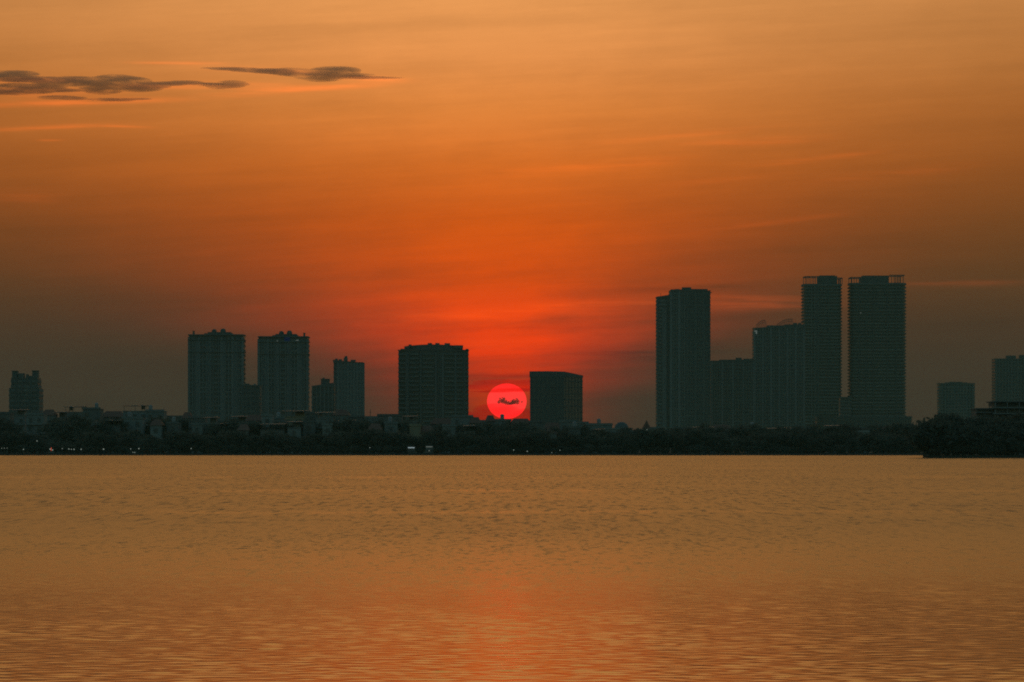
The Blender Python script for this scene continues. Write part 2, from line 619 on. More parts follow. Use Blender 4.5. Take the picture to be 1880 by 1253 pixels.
rough = t.m("MAXIMUM", rough, 0.05)
t.l.new(rough, b.inputs["Roughness"])
rip = t.noise(t.xyz(t.m("MULTIPLY", gx, 1.3), t.m("MULTIPLY", gy, 1.5), 0.0), 1.0, 4.0, 0.62)
bump = t.node("ShaderNodeBump")
bump.inputs["Strength"].default_value = 1.0
t.put(bump.inputs["Distance"], t.m("ADD", 0.006, t.m("MULTIPLY", wind, 0.05)))
t.l.new(rip, bump.inputs["Height"])
t.l.new(bump.outputs[0], b.inputs["Normal"])
me.materials.append(wm)
wo_ = link("water", me)
wo_["kind"] = "structure"

# ------------------------------------------------------------------ towers
def roof_clutter(S, items, y0=3.0, y1=7.0):
    for nm, m, x0, x1, yb, yt in items:
        S.box(nm, m, x0, x1, y0, y1, yb, yt)


# far left tower with corner turrets
S = Site("apartment_tower", "dark stepped tower with twin corner turrets at the left end of the skyline", "tower", 44, 2700)
k = S.k
pts = rect(S.x(17), S.x(72), 0, 22)
prism("glazing", S.root, "glass", pts, 0, S.z(713))
up = rect(S.x(20), S.x(69), 1.5, 20)
prism("upper_storeys", S.root, "glass", up, S.z(713.1), S.z(694))
bands(S.root, "spandrel", "concrete", pts, 0.4, S.z(713), 3.3, 1.5, .25)
bands(S.root, "spandrel", "concrete", up, S.z(712), S.z(694), 3.3, 1.5, .25)
piers(S.root, "pier", "concrete_dark", [S.x(p) for p in (18.5, 29, 34, 40, 54, 58, 70.5)], 1.1, 0, .45, 0, S.z(712.6))
piers(S.root, "pier", "concrete_dark", [S.x(p) for p in (22, 29.5, 41, 56, 67)], 1.1, 1.5, .45, S.z(712.6), S.z(693.4))
for nm, x0, x1, yt in (("turret", 21, 30, 682), ("turret", 58, 68, 681.5), ("stair_head", 32, 42, 685.5), ("parapet", 46.5, 58.5, 690), ("lift_motor_room", 46.8, 49, 687)):
    S.box(nm, "concrete_dark", x0, x1, 3.2, 12, 695 if nm != "lift_motor_room" else 690.2, yt)
    if nm == "turret":
        S.box("turret_cap", "concrete_dark", x0 - .8, x1 + .8, 2.6, 12.6, yt + .1, yt - 1.2)

# the twin domed towers
def domed_tower(xl, xr, ytop, label, chimney, lit):
    w = xr - xl
    xc = (xl + xr) / 2
    S = Site("apartment_tower", label, "tower", xc, 3000)
    D = 26.0
    body = rect(S.x(xl + 1.5), S.x(xr - 1.5), 0.6, D)
    prism("glazing", S.root, "glass", body, 0, S.z(ytop + 2))
    bands(S.root, "spandrel", "concrete", body, 0.3, S.z(ytop + 4), 3.25, 1.45, .3)
    cols = [0.02, .085, .12, .2, .27, .33, .40, .45, .55, .60, .67, .73, .80, .88, .915, .98]
    for i, c in enumerate(cols):
        wd = 1.7 if i in (0, 3, 6, 9, 12, 15) else 0.9
        piers(S.root, "pier", "concrete_pale" if wd > 1 else "concrete", [S.x(xl + w * c)], wd, .6, .6, 0, S.z(ytop + 5))
    # bay columns standing proud of the facade
    for a, b_ in ((.135, .195), (.345, .39), (.61, .66), (.81, .87)):
        S.box("bay", "concrete", xl + w * a, xl + w * b_, -0.1, 1.2, None, ytop + 12)
    for row in (9.5, 32, 0.8):
        S.box("cornice", "concrete", xl - .4, xr + .4, -.75, D + .8, ytop + row + 1.1, ytop + row)
    S.box("parapet", "concrete_dark", xl + .5, xr - .5, 0.4, D - .4, ytop + 2.2, ytop)
    # stepped gable and two domes
    cx = xl + w * .545
    S.box("gable_step", "concrete_dark", cx - w * .26, cx + w * .24, 3, 18, ytop + .6, ytop - 2.0)
    S.box("gable_step", "concrete_dark", cx - w * .20, cx + w * .215, 3.4, 17, ytop - 1.7, ytop - 4.2)
    for q, r_ in ((-.085, 4.6), (.075, 5.0)):
        r = r_ * S.k
        prof = [(r, 0), (r, r * .5)] + [(r * math.cos(a), r * .5 + r * .85 * math.sin(a)) for a in (math.radians(d_) for d_ in (18, 36, 54, 70, 84))]
        lathe("dome", S.root, "concrete_dark", prof, 14, (S.x(cx + w * q), 6, S.z(ytop - 3.6 if r_ < 5 else ytop - 4.2)))
    S.box("chimney", "concrete_dark", chimney - 1.7, chimney + 1.7, 4, 7, ytop + .7, ytop - 5.6)
    S.box("chimney_cap", "concrete_dark", chimney - 2.1, chimney + 2.1, 3.6, 7.4, ytop - 5.5, ytop - 6.3)
    if lit:
        S.box("lit_window", "lit_window", 508, 510.4, -.3, .25, 627.6, 625.8)
        S.box("lit_window", "lit_window", 543.5, 548, -.3, .25, 626, 624.6)
        S.box("blue_sign", "lit_blue", 522, 532, -.3, .25, 627.5, 618.5)
    else:
        pass


domed_tower(345, 447.5, 614, "tall twin domed tower with a chimney on its left parapet, no lights", 354.5, False)
domed_tower(473, 566, 617.5, "tall twin domed tower with blue light and lit windows under its domes", 558, True)

# block seen between the twins
S = Site("apartment_block", "low dark block wedged between the two domed towers", "building", 460, 2650)
pts = rect(S.x(444), S.x(477), 0, 18)
prism("glazing", S.root, "glass", pts, 0, S.z(709))
bands(S.root, "spandrel", "concrete_dark", pts, .4, S.z(709.5), 3.2, 1.5, .25)
S.box("parapet", "concrete_dark", 443, 478, -.5, 18.5, 709.3, 707)
S.box("stair_head", "concrete_dark", 448, 457, 3, 9, 707.1, 704.6)
S.box("water_tank", "tank", 465, 469, 3, 5, 707.1, 705)
piers(S.root, "pier", "concrete_dark", [S.x(p) for p in (446, 453, 461, 469, 475)], .9, 0, .45, 0, S.z(709))

# lower block left of the slim tower
S = Site("apartment_block", "mid-rise block with a stepped stair head beside the slim pale tower", "building", 592, 2700)
pts = rect(S.x(572.5), S.x(613), 0, 20)
prism("glazing", S.root, "glass", pts, 0, S.z(711))
bands(S.root, "spandrel", "concrete_dark", pts, .4, S.z(712), 3.2, 1.5, .25)
prism("roof_slope", S.root, "concrete_dark", rect(S.x(572), S.x(613), -.5, 20.5), S.z(711), [S.z(709), S.z(703), S.z(703), S.z(709)])
S.box("stair_head", "concrete_dark", 589, 604, 2, 12, 708, 697)
S.box("stair_head_cap", "concrete_dark", 588, 605, 1.5, 12.5, 697, 695.8)
S.box("lift_motor_room", "concrete_dark", 591.5, 595.5, 4, 8, 695.9, 693.6)
piers(S.root, "pier", "concrete", [S.x(p) for p in lin_range(574, 610, 6)], .8, 0, .45, 0, S.z(711))

# slim pale tower showing two faces
S = Site("apartment_tower", "slim pale tower showing two faces with rows of small windows", "tower", 639, 2900)
fp = [(S.x(627), 0), (S.x(666.5), 9), (S.x(654), 28), (S.x(612), 16)]
fp = [(S.x(621), 0), (S.x(666.5), 7), (S.x(660), 26), (S.x(611.5), 12)]
prism("glazing", S.root, "glass", fp, 0, S.z(665))
bands(S.root, "spandrel", "concrete_pale", fp, .3, S.z(667), 3.2, 1.7, .2)
for i in range(9):
    a = i / 8
    xx = fp[0][0] + (fp[1][0] - fp[0][0]) * a
    yy = fp[0][1] + (fp[1][1] - fp[0][1]) * a
    box("pier", S.root, "concrete_pale", xx - .85, xx + .85, yy - .35, yy + .6, 0, S.z(666))
for i in range(3):
    a = i / 3 + .16
    xx = fp[0][0] + (fp[3][0] - fp[0][0]) * a
    yy = fp[0][1] + (fp[3][1] - fp[0][1]) * a
    box("pier", S.root, "concrete", xx - .55, xx + .4, yy - .8, yy + .8, 0, S.z(666))
prism("parapet", S.root, "concrete_dark", grow(fp, .5), S.z(666), [S.z(662), S.z(667), S.z(666), S.z(660)])
for x0, x1, yt in ((614, 619, 658.5), (621, 626.5, 659.5), (643, 652, 660.5)):
    S.box("roof_plant", "concrete_dark", x0, x1, 8, 12, 664, yt)
S.box("lift_motor_room", "concrete_dark", 630, 637, 8, 13, 664, 657)
S.box("lift_tower", "concrete_dark", 631.5, 636.5, 9, 12, 657.1, 653.6)

# broad bow-fronted condominium
S = Site("condominium", "broad bow-fronted condominium with rows of pale balconies left of the sun", "condominium", 795.5, 3100)
bow = []
for i in range(13):
    a = i / 12
    bow.append((S.x(731 + a * 129), 9.0 - 9.0 * math.sin(math.pi * (0.06 + a * .88)) ** 1.1))
fp = bow + [(S.x(858), 32), (S.x(733), 32)]
hts = []
prism("glazing", S.root, "glass", fp, 0, S.z(644))
ins = [(x_, y_ + 2.5) for x_, y_ in bow[1:-1]] + [(S.x(848), 30), (S.x(744), 30)]
attic = []
for (x_, y_) in ins:
    p_ = x_ / S.k + S.xc
    attic.append(S.z(636.5 - 4.0 * max(0, 1 - ((p_ - 795) / 58) ** 2)))
prism("attic_storey", S.root, "concrete_dark", ins, S.z(645), attic)
prism("parapet", S.root, "concrete_dark", grow(fp, .4), S.z(644.2), [S.z(642.0)] * len(fp))
for x0, x1, yb, yt in ((750, 755, 637, 632.6), (785, 793, 634, 629.8), (799, 806.5, 633.5, 629.8), (816, 826, 635, 630.2), (833, 850, 640, 634), (747, 752, 641, 635), (735, 745, 643, 640.4), (855, 859.5, 643, 640.6)):
    S.box("roof_plant", "concrete_dark", x0, x1, 4, 9, yb, yt)


def bow_y(p_):
    a = (p_ - 731) / 129
    return 9.0 - 9.0 * math.sin(math.pi * (0.06 + max(0, min(1, a)) * .88)) ** 1.1


pitch = 8.2 * S.k
segs = [(730.3, 744, 5), (752, 769, 5), (776, 797, 9), (816, 834, 9), (838, 849, 5), (854, 860.5, 5)]
for a_, b_, _ in segs:
    ya, yb = bow_y(a_), bow_y(b_)
    v = [(S.x(a_), ya - 1.3, 0), (S.x(b_), yb - 1.3, 0), (S.x(b_), yb + .4, 0), (S.x(a_), ya + .4, 0)]
    vv, f = prism_data([q[:2] for q in v], 0, 1.0)
    me_b = mesh("balcony", vv, f, "concrete")
    ztop = S.z(652)
    z = ztop
    while z > 1.0:
        o = link("balcony", me_b, S.root)
        o.location = (0, 0, z)
        z -= pitch
for p_ in (747.5, 772.5, 800, 813, 836, 851.5):
    wd = 2.6 if p_ in (747.5, 851.5) else 1.5
    m_ = "concrete_dark" if p_ in (747.5, 851.5, 772.5) else "concrete"
    yy = bow_y(p_)
    box("pier", S.root, m_, S.x(p_) - wd / 2, S.x(p_) + wd / 2, yy - .8, yy + .8, 0, S.z(648))
for p_ in (805.0, 809.0):
    box("pier", S.root, "concrete_dark", S.x(p_) - .5, S.x(p_) + .5, bow_y(p_) - .5, bow_y(p_) + .6, 0, S.z(648))

# plain box tower right of the sun
S = Site("office_tower", "plain box-shaped glass tower with sloping roof corner right of the sun", "tower", 1022, 2500)
fp = [(S.x(973), 1.5), (S.x(1005), 0), (S.x(1036), 0), (S.x(1071), 24), (S.x(1060), 44), (S.x(975), 40)]
tops = [S.z(683.4), S.z(683.2), S.z(684), S.z(690), S.z(691), S.z(684)]
prism("curtain_wall", S.root, "glass_wall", fp, 0, tops)
for i in range(3):
    p0, p1 = fp[i], fp[i + 1]
    n_ = (4, 5, 6)[i]
    for j in range(n_):
        a = (j + .5) / n_
        xx, yy = p0[0] + (p1[0] - p0[0]) * a, p0[1] + (p1[1] - p0[1]) * a
        zz = tops[i] + (tops[i + 1] - tops[i]) * a
        box("mullion", S.root, "concrete_dark", xx - .18, xx + .18, yy - .25, yy + .3, 0, zz - .3)
vv, f = prism_data(grow(fp, .15), 0, .5)
me_b = mesh("floor_edge", vv, f, "concrete_dark")
z = 4.0
while z < S.z(694):
    o = link("floor_edge", me_b, S.root)
    o.location = (0, 0, z)
    z += 3.6
prism("coping", S.root, "concrete_dark", grow(fp, .3), S.z(692.5), [t_ + .45 for t_ in tops])
S.box("entrance_canopy", "concrete", 1033, 1056, -6, 2, 772.5, 771)

# tall slab tower
S = Site("apartment_tower", "tall plain tower with a rooftop plant room, standing clear of its neighbours", "tower", 1255, 3700)
pts = rect(S.x(1230), S.x(1304), 0, 26)
lft = rect(S.x(1206), S.x(1230.2), 3, 24)
prism("glazing", S.root, "glass", pts, 0, S.z(534))
prism("glazing", S.root, "glass", lft, 0, S.z(546))
bands(S.root, "spandrel", "concrete", pts, .3, S.z(536), 3.3, 1.9, .25)
bands(S.root, "spandrel", "concrete_pale", lft, 1.0, S.z(547), 3.3, 1.9, .25)
prism("parapet", S.root, "concrete_dark", grow(lft, .5), S.z(546.5), [S.z(545), S.z(541), S.z(541), S.z(545)])
S.box("parapet", "concrete_dark", 1229.5, 1304.6, -.5, 26.4, 535.5, 533.6)
S.box("pale_strip", "concrete_pale", 1216, 1224, 1.6, 4, None, 567)
for p_, wd, m_ in ((1207.5, 1.2, "concrete"), (1227, 2.4, "concrete_dark")):
    box("pier", S.root, m_, S.x(p_) - wd / 2, S.x(p_) + wd / 2, 2.2, 4, 0, S.z(547))
for i, p_ in enumerate(lin_range(1232, 1302, 15)):
    wd = (2.2, 1.0, 1.0)[i % 3]
    box("pier", S.root, ("concrete_pale", "concrete", "concrete")[i % 3] if p_ < 1262 else "concrete_dark", S.x(p_) - wd / 2, S.x(p_) + wd / 2, -.6, .5, 0, S.z(536))
for x0, x1, yb, yt in ((1232, 1252, 534, 531.4), (1253, 1269.5, 534, 527.6), (1269.5, 1299.5, 534, 530.6), (1239, 1248, 531.5, 530.8)):
    S.box("plant_room", "concrete_dark", x0, x1, 4, 16, yb, yt)
S.box("roof_mast", "steel", 1213, 1213.7, 6, 6.4, 543, 538.5)
S.box("roof_ledge", "concrete_dark", 1303, 1307, -.9, 8, 537.6, 536.8)

# mid block
S = Site("apartment_block", "long mid-rise block in the gap right of the tall plain tower", "building", 1345, 3800)
pts = rect(S.x(1305), S.x(1386), 0, 22)
prism("glazing", S.root, "glass", pts, 0, S.z(664))
bands(S.root, "spandrel", "concrete", pts, .5, S.z(665), 3.2, 1.6, .25)
S.box("parapet", "concrete_dark", 1304.6, 1386, -.5, 22.4, 664.5, 662.6)
S.box("parapet", "concrete_dark", 1322, 1386, 1, 20, 662.8, 660.6)
S.box("lift_motor_room", "concrete_dark", 1351.5, 1362, 3, 9, 660.7, 657)
S.box("roof_plant", "concrete_dark", 1366, 1383, 3, 9, 660.7, 658.8)
for i, p_ in enumerate(lin_range(1307, 1384, 17)):
    wd = 1.8 if i % 4 == 0 else .8
    box("pier", S.root, "concrete_pale" if i % 4 == 0 else "concrete", S.x(p_) - wd / 2, S.x(p_) + wd / 2, -.55, .5, 0, S.z(664.3))

# slab with curved rooftop lattices
S = Site("apartment_tower", "slab tower with curved lattice screens on its roof", "tower", 1430, 3900)
pts = rect(S.x(1384), S.x(1478), 0, 22)
prism("glazing", S.root, "glass", pts, 0, S.z(602))
bands(S.root, "spandrel", "concrete", pts, .5, S.z(603), 3.25, 1.7, .25)
prism("parapet", S.root, "concrete_dark", grow(pts, .5), S.z(603.5), [S.z(602.6), S.z(596), S.z(596), S.z(602.6)])
S.box("plant_room", "concrete_dark", 1409, 1478, 2, 14, 602, 597.6)
S.box("plant_room", "concrete_dark", 1441, 1478, 3, 12, 597.7, 596)
for x0, x1 in ((1457, 1464), (1466, 1472)):
    S.box("roof_plant", "concrete_dark", x0, x1, 4, 8, 596.1, 593)
S.box("lit_sign", "lit_window", 1385, 1390, -.9, -.3, 609.6, 607.2)
S.box("lit_sign", "lit_window", 1387.4, 1390, -.9, -.3, 613.5, 609.8)
for i, p_ in enumerate(lin_range(1385.5, 1476, 19)):
    wd = 2.0 if i % 3 == 0 else .9
    box("pier", S.root, "concrete_pale" if i % 3 == 0 else "concrete", S.x(p_) - wd / 2, S.x(p_) + wd / 2, -.55, .5, 0, S.z(603))
for x0, x1, flip in ((1389, 1407, 1), (1427, 1455.5, 1)):
    n_ = 9 if x1 - x0 < 20 else 15
    prev = None
    for i in range(n_):
        a = i / (n_ - 1)
        p_ = x0 + (x1 - x0) * a
        yt = 599 - (11 if n_ == 9 else 13) * math.sin(min(1, .12 + a * 1.1) * math.pi / 2) + (4 if (n_ == 9 and a > .95) else 0)
        S.box("lattice_post", "steel", p_ - .28, p_ + .28, 2.6, 2.9, 602, yt)
        if prev:
            S.box("lattice_rail", "steel", prev[0] - .3, p_ + .3, 2.55, 2.95, (prev[1] + yt) / 2 + .5, (prev[1] + yt) / 2 - .4)
            S.box("lattice_rail", "steel", prev[0] - .3, p_ + .3, 2.55, 2.95, (prev[1] + yt) / 2 + 4.4, (prev[1] + yt) / 2 + 3.8)
        prev = (p_, yt)

# the two tallest balcony towers with open frame crowns
def ringed_tower(xl, xr, ytop, label, pent, ring, posts, piersat, rad, extra=None):
    S = Site("apartment_tower", label, "tower", (xl + xr) / 2, 4200)
    fp = rounded(S.x(xl + 2.2), S.x(xr - 2.2), 0, 34, rad)
    prism("glazing", S.root, "glass", fp, 0, S.z(ytop + 1))
    v, f = prism_data(grow(fp, 1.15), 0, 1.2)
    me_b = mesh("balcony", v, f, "concrete")
    v, f = prism_data(grow(fp, 1.2), 0, 1.1)
    me_p = mesh("balcony", v, f, "concrete_pale")
    z = S.z(ytop + 3.4)
    i = 0
    while z > 1.0:
        o = link("balcony", me_p if i % 2 == 0 else me_b, S.root)
        o.location = (0, 0, z)
        z -= 6.05 * S.k
        i += 1
    prism("roof_slab", S.root, "concrete_dark", grow(fp, .9), S.z(ytop + 1.4), S.z(ytop))
    for p_, wd, m_ in piersat:
        box("pier", S.root, m_, S.x(p_) - wd / 2, S.x(p_) + wd / 2, -1.75, 1.2, 0, S.z(ytop + 1.8))
    for x0, x1, yt in pent:
        S.box("penthouse", "concrete_dark", x0, x1, 6, 26, ytop + .5, yt)
    for p_ in posts:
        yt = next(r[2] for r in ring if r[0] - .6 <= p_ <= r[1] + .6)
        S.box("crown_post", "steel", p_ - .55, p_ + .55, 1.5, 2.3, ytop + .5, yt)
        S.box("crown_post", "steel", p_ - .55, p_ + .55, 31, 31.8, ytop + .5, yt)
    for x0, x1, yt in ring:
        for y_ in (1.3, 30.9):
            S.box("crown_beam", "steel", x0, x1, y_, y_ + 1.2, yt + 1.0, yt - .6)
    for x_, yt in ((ring[0][0], ring[0][2]), (ring[-1][1], ring[-1][2])):
        S.box("crown_beam", "steel", x_ - .5, x_ + .5, 2.6, 30.8, yt + .95, yt - .5)
    return S


ringed_tower(1474, 1547, 521.5, "narrower of the two tallest balcony towers, beside the lattice-roofed slab",
             [(1503, 1538, 506.6), (1506, 1534, 505.6)], [(1478, 1503, 507.8), (1536, 1547, 510.5)],
             [1479, 1485.5, 1492.8, 1497, 1500.5, 1540.5, 1543.6, 1546.5],
             [(1490, 1.0, "concrete"), (1496, 1.0, "concrete"), (1499.5, .9, "concrete"), (1502.5, 1.2, "concrete_dark"), (1521, .9, "concrete_dark")], 6)
S = ringed_tower(1559.5, 1665.5, 519.5, "broader of the two tallest balcony towers, with a wide crown frame",
                 [(1585, 1633, 505.8), (1581, 1590, 508.6)], [(1562, 1584, 509.4), (1633, 1661, 505.4)],
                 [1563, 1568.5, 1577.5, 1642, 1649.5, 1652.5, 1658.5],
                 [(1577, .8, "concrete_dark"), (1590, .8, "concrete_dark"), (1603, .9, "concrete_dark"), (1629, .9, "concrete_dark"), (1645, .8, "concrete_dark")], 9)
S.box("lit_window", "lit_window", 1579.4, 1580.8, -1.6, -1.2, 576, 574)

S = Site("apartment_block", "low striped block at the foot of the gap between the two tallest towers", "building", 1553, 4000)
pts = rect(S.x(1543), S.x(1563), 0, 20)
prism("glazing", S.root, "glass", pts, 0, S.z(731))
bands(S.root, "spandrel", "concrete", pts, 1, S.z(732), 3.2, 1.5, .3)
S.box("parapet", "concrete_dark", 1542.5, 1563.5, -.4, 20.4, 731.4, 729.2)

S = Site("podium", "long low podium with a rounded end under the two tallest towers", "building", 1590, 3950)
fp = rounded(S.x(1500), S.x(1675), 0, 30, 8)
prism("glazing", S.root, "glass", fp, 0, S.z(767))
bands(S.root, "spandrel", "concrete_dark", fp, 1, S.z(768), 4.0, 2.2, .4)
prism("parapet", S.root, "concrete_dark", grow(fp, .6), S.z(768), S.z(764.6))
piers(S.root, "pier", "concrete_dark", [S.x(p) for p in lin_range(1512, 1660, 14)], 1.2, 0, .7, 0, S.z(768))

# two hazy towers to the right
S = Site("apartment_tower", "hazy rounded-top tower behind the trees of the wooded point", "tower", 1757, 4700)
fp = rounded(S.x(1724), S.x(1791.5), 0, 30, 10)
prism("glazing", S.root, "glass", fp, 0, S.z(705))
bands(S.root, "spandrel", "concrete_pale", fp, .6, S.z(707), 3.4, 1.9, .3)
prism("parapet", S.root, "concrete_dark", grow(fp, .5), S.z(706), S.z(703.6))
for x0, x1, yt in ((1737, 1777, 702.4), (1744, 1768, 701.4)):
    S.box("roof_plant", "concrete_dark", x0, x1, 5, 16, 704, yt)
piers(S.root, "pier", "concrete", [S.x(p) for p in lin_range(1730, 1786, 11)], 1.4, 0, .7, 0, S.z(706))

S = Site("apartment_tower", "hazy square tower rising behind the terraced building on the point", "tower", 1860, 4500)
pts = rect(S.x(1827), S.x(1900), 0, 30)
prism("glazing", S.root, "glass", pts, 0, S.z(660))
bands(S.root, "spandrel", "concrete", pts, .6, S.z(662), 3.4, 1.5, .3)
S.box("parapet", "concrete_dark", 1826.6, 1900, -.5, 30.5, 660.6, 658.6)
S.box("plant_room", "concrete_dark", 1849, 1866, 4, 14, 659, 653)
S.box("plant_room", "concrete_dark", 1873, 1892, 4, 14, 659, 652)
piers(S.root, "pier", "concrete", [S.x(p) for p in lin_range(1829, 1897, 13)], 1.5, 0, .7, 0, S.z(660))

# ------------------------------------------------------------------ houses behind the shore trees
ZONES = [(150, "at the foot of the turreted tower"), (335, "left of the domed towers"), (570, "below the domed towers"),
         (730, "below the slim pale tower"), (868, "below the bow-fronted condominium"), (975, "beneath the setting sun"),
         (1080, "below the plain box tower"), (1205, "right of the plain box tower"), (1480, "below the tall plain tower"),
         (1720, "below the two tallest towers")]
SEEN = {}
HOUSE_ROOTS = []


def unique(o, base, group):
    SEEN.setdefault(base, []).append(o)
    o["label"] = base
    if len(SEEN[base]) > 1:
        for q in SEEN[base]:
            q["group"] = group


WIN = {}
TANK = None


def house(x0, x1, ytop, D, wallm, roof, tank=None, zone=None, win=None, depth=14.0):
    xc = (x0 + x1) / 2
    S = Site("house", "", "house", xc, D)
    o = S.root
    H = S.z(ytop)
    W = S.x(x1) - S.x(x0)
    flat = roof in ("flat", "awning")
    hw = H - (2.4 if roof == "gable" else (2.6 if roof == "awning" else 0.9 if roof == "flat" else 1.6))
    if roof == "dome":
        hw = H - min(5.0, W * .3)
    box("wall", o, wallm, S.x(x0), S.x(x1), 0, depth, 0, hw)
    xl, xr = S.x(x0), S.x(x1)
    if roof == "flat":
        r = box("roof", o, wallm, xl - .25, xr + .25, -.3, depth + .3, hw + .002, hw + .28)
        box("parapet", r, wallm, 0, 1, 0, 1, 0, 1).scale = (1, 1, 1)
        pr = r.children[0]
        pr.location = (0, -.5 + .2 / (depth + .6), 1.5)
        pr.scale = (.98, .3 / (depth + .6), 2.0)
    elif roof == "awning":
        box("roof", o, wallm, xl - .2, xr + .2, -.25, depth + .25, hw + .002, hw + .25)
        for px_ in (xl + .4, (xl + xr) / 2, xr - .4):
            box("awning_post", o, "steel", px_ - .07, px_ + .07, .5, .64, hw + .25, H - .35)
        prism("awning", o, "roof_sheet", rect(xl - .5, xr + .5, -.6, depth * .75), H - .4, [H - .3, H - .12, H + .18, H])
        if rnd.random() < .6:
            box("stair_head", o, wallm, xl + W * .45, xr - W * .1, 4, depth - 2, hw + .25, H - .42)
    elif roof == "gable":
        v = [(xl - .4, -.5, hw), (xr + .4, -.5, hw), (xr + .4, depth + .5, hw), (xl - .4, depth + .5, hw),
             ((xl + xr) / 2 - W * .32, depth / 2, H), ((xl + xr) / 2 + W * .32, depth / 2, H)]
        f = [(3, 2, 1, 0), (0, 1, 5, 4), (2, 3, 4, 5), (1, 2, 5), (3, 0, 4)]
        link("roof", mesh("roof", v, f, "roof_tile"), o)
    elif roof == "dome":
        v, f = prism_data(rect(xl - .3, xr + .3, -.3, depth + .3), hw + .002, hw + .5)
        link("roof", mesh("roof", v, f, wallm), o)
        r = W * .28
        lathe("dome", o, "roof_sheet", [(r, 0), (r * .96, r * .2), (r * .8, r * .5), (r * .5, r * .75), (r * .1, r * .86)], 16, ((xl + xr) / 2 + W * .12, depth * .4, hw + .45))
    # windows: one object each, frame and pane
    cols = max(1, int(W / 2.9))
    z = hw - 2.75
    while z > 3.0:
        for c in range(cols):
            cx = xl + W * (c + .5) / cols + rnd.uniform(-.12, .12)
            ww = rnd.choice((1.1, 1.3, 1.5))
            if rnd.random() < .12:
                continue
            key = (ww, wallm)
            if key not in WIN:
                v, f = [], []
                def ab(xa, xb, ya, yb, za, zb):
                    n = len(v)
                    for X_ in (xa, xb):
                        for Y_ in (ya, yb):
                            for Z_ in (za, zb):
                                v.append((X_, Y_, Z_))
                    for q in [(0, 1, 3, 2), (4, 6, 7, 5), (0, 4, 5, 1), (2, 3, 7, 6), (0, 2, 6, 4), (1, 5, 7, 3)]:
                        f.append(tuple(n + q_ for q_ in q))
                ab(-ww / 2 - .1, -ww / 2, -.1, .02, 0, 1.6)
                ab(ww / 2, ww / 2 + .1, -.1, .02, 0, 1.6)
                ab(-ww / 2, ww / 2, -.1, .02, 1.5, 1.6)
                ab(-ww / 2 - .2, ww / 2 + .2, -.25, .02, -.12, 0)
                fr = mesh("window", v, f, wallm)
                pane = mesh("pane", [(-ww / 2, -.03, 0), (ww / 2, -.03, 0), (ww / 2, -.03, 1.5), (-ww / 2, -.03, 1.5)], [(0, 1, 2, 3)], "glass")
                WIN[key] = (fr, pane)
            w_ = link("window", WIN[key][0], o)
            w_.location = (cx, 0, z)
            p_ = link("pane", WIN[key][1], w_)
        if rnd.random() < .45:
            box("balcony", o, wallm, xl + .3, xr - .3, -1.1, .1, z - 1.15, z - .45)
        z -= 3.4
    if tank is not None:
        tx = xl + W * tank
        tz = hw + .28
        lathe("water_tank", o, "tank", [(.75, 0), (.8, .1), (.8, 1.5), (.55, 1.75), (.15, 1.85)], 12, (tx, 5, tz + .6))
        for q in ((-.5, -.5), (.5, -.5), (.5, .5), (-.5, .5)):
            box("tank_leg", o, "steel", tx + q[0] - .05, tx + q[0] + .05, 5 + q[1] - .05, 5 + q[1] + .05, tz - .1, tz + .65)
    colour = {"plaster_pale": "pale", "plaster_grey": "grey", "plaster_ochre": "brownish", "plaster_dark": "dark"}[wallm]
    shape = "narrow" if W < 6.5 else ("wide" if W > 11 else "mid-sized")
    rf = {"flat": "flat roof", "awning": "rooftop awning", "gable": "hipped tile roof", "dome": "domed roof"}[roof]
    zn = zone or next(zt for zx, zt in ZONES if xc < zx)
    base = "%s %s house with %s%s %s" % (shape, colour, rf, " and water tank" if tank is not None else "", zn)
    unique(o, base, "look-alike houses behind the lakeside trees")
    return S


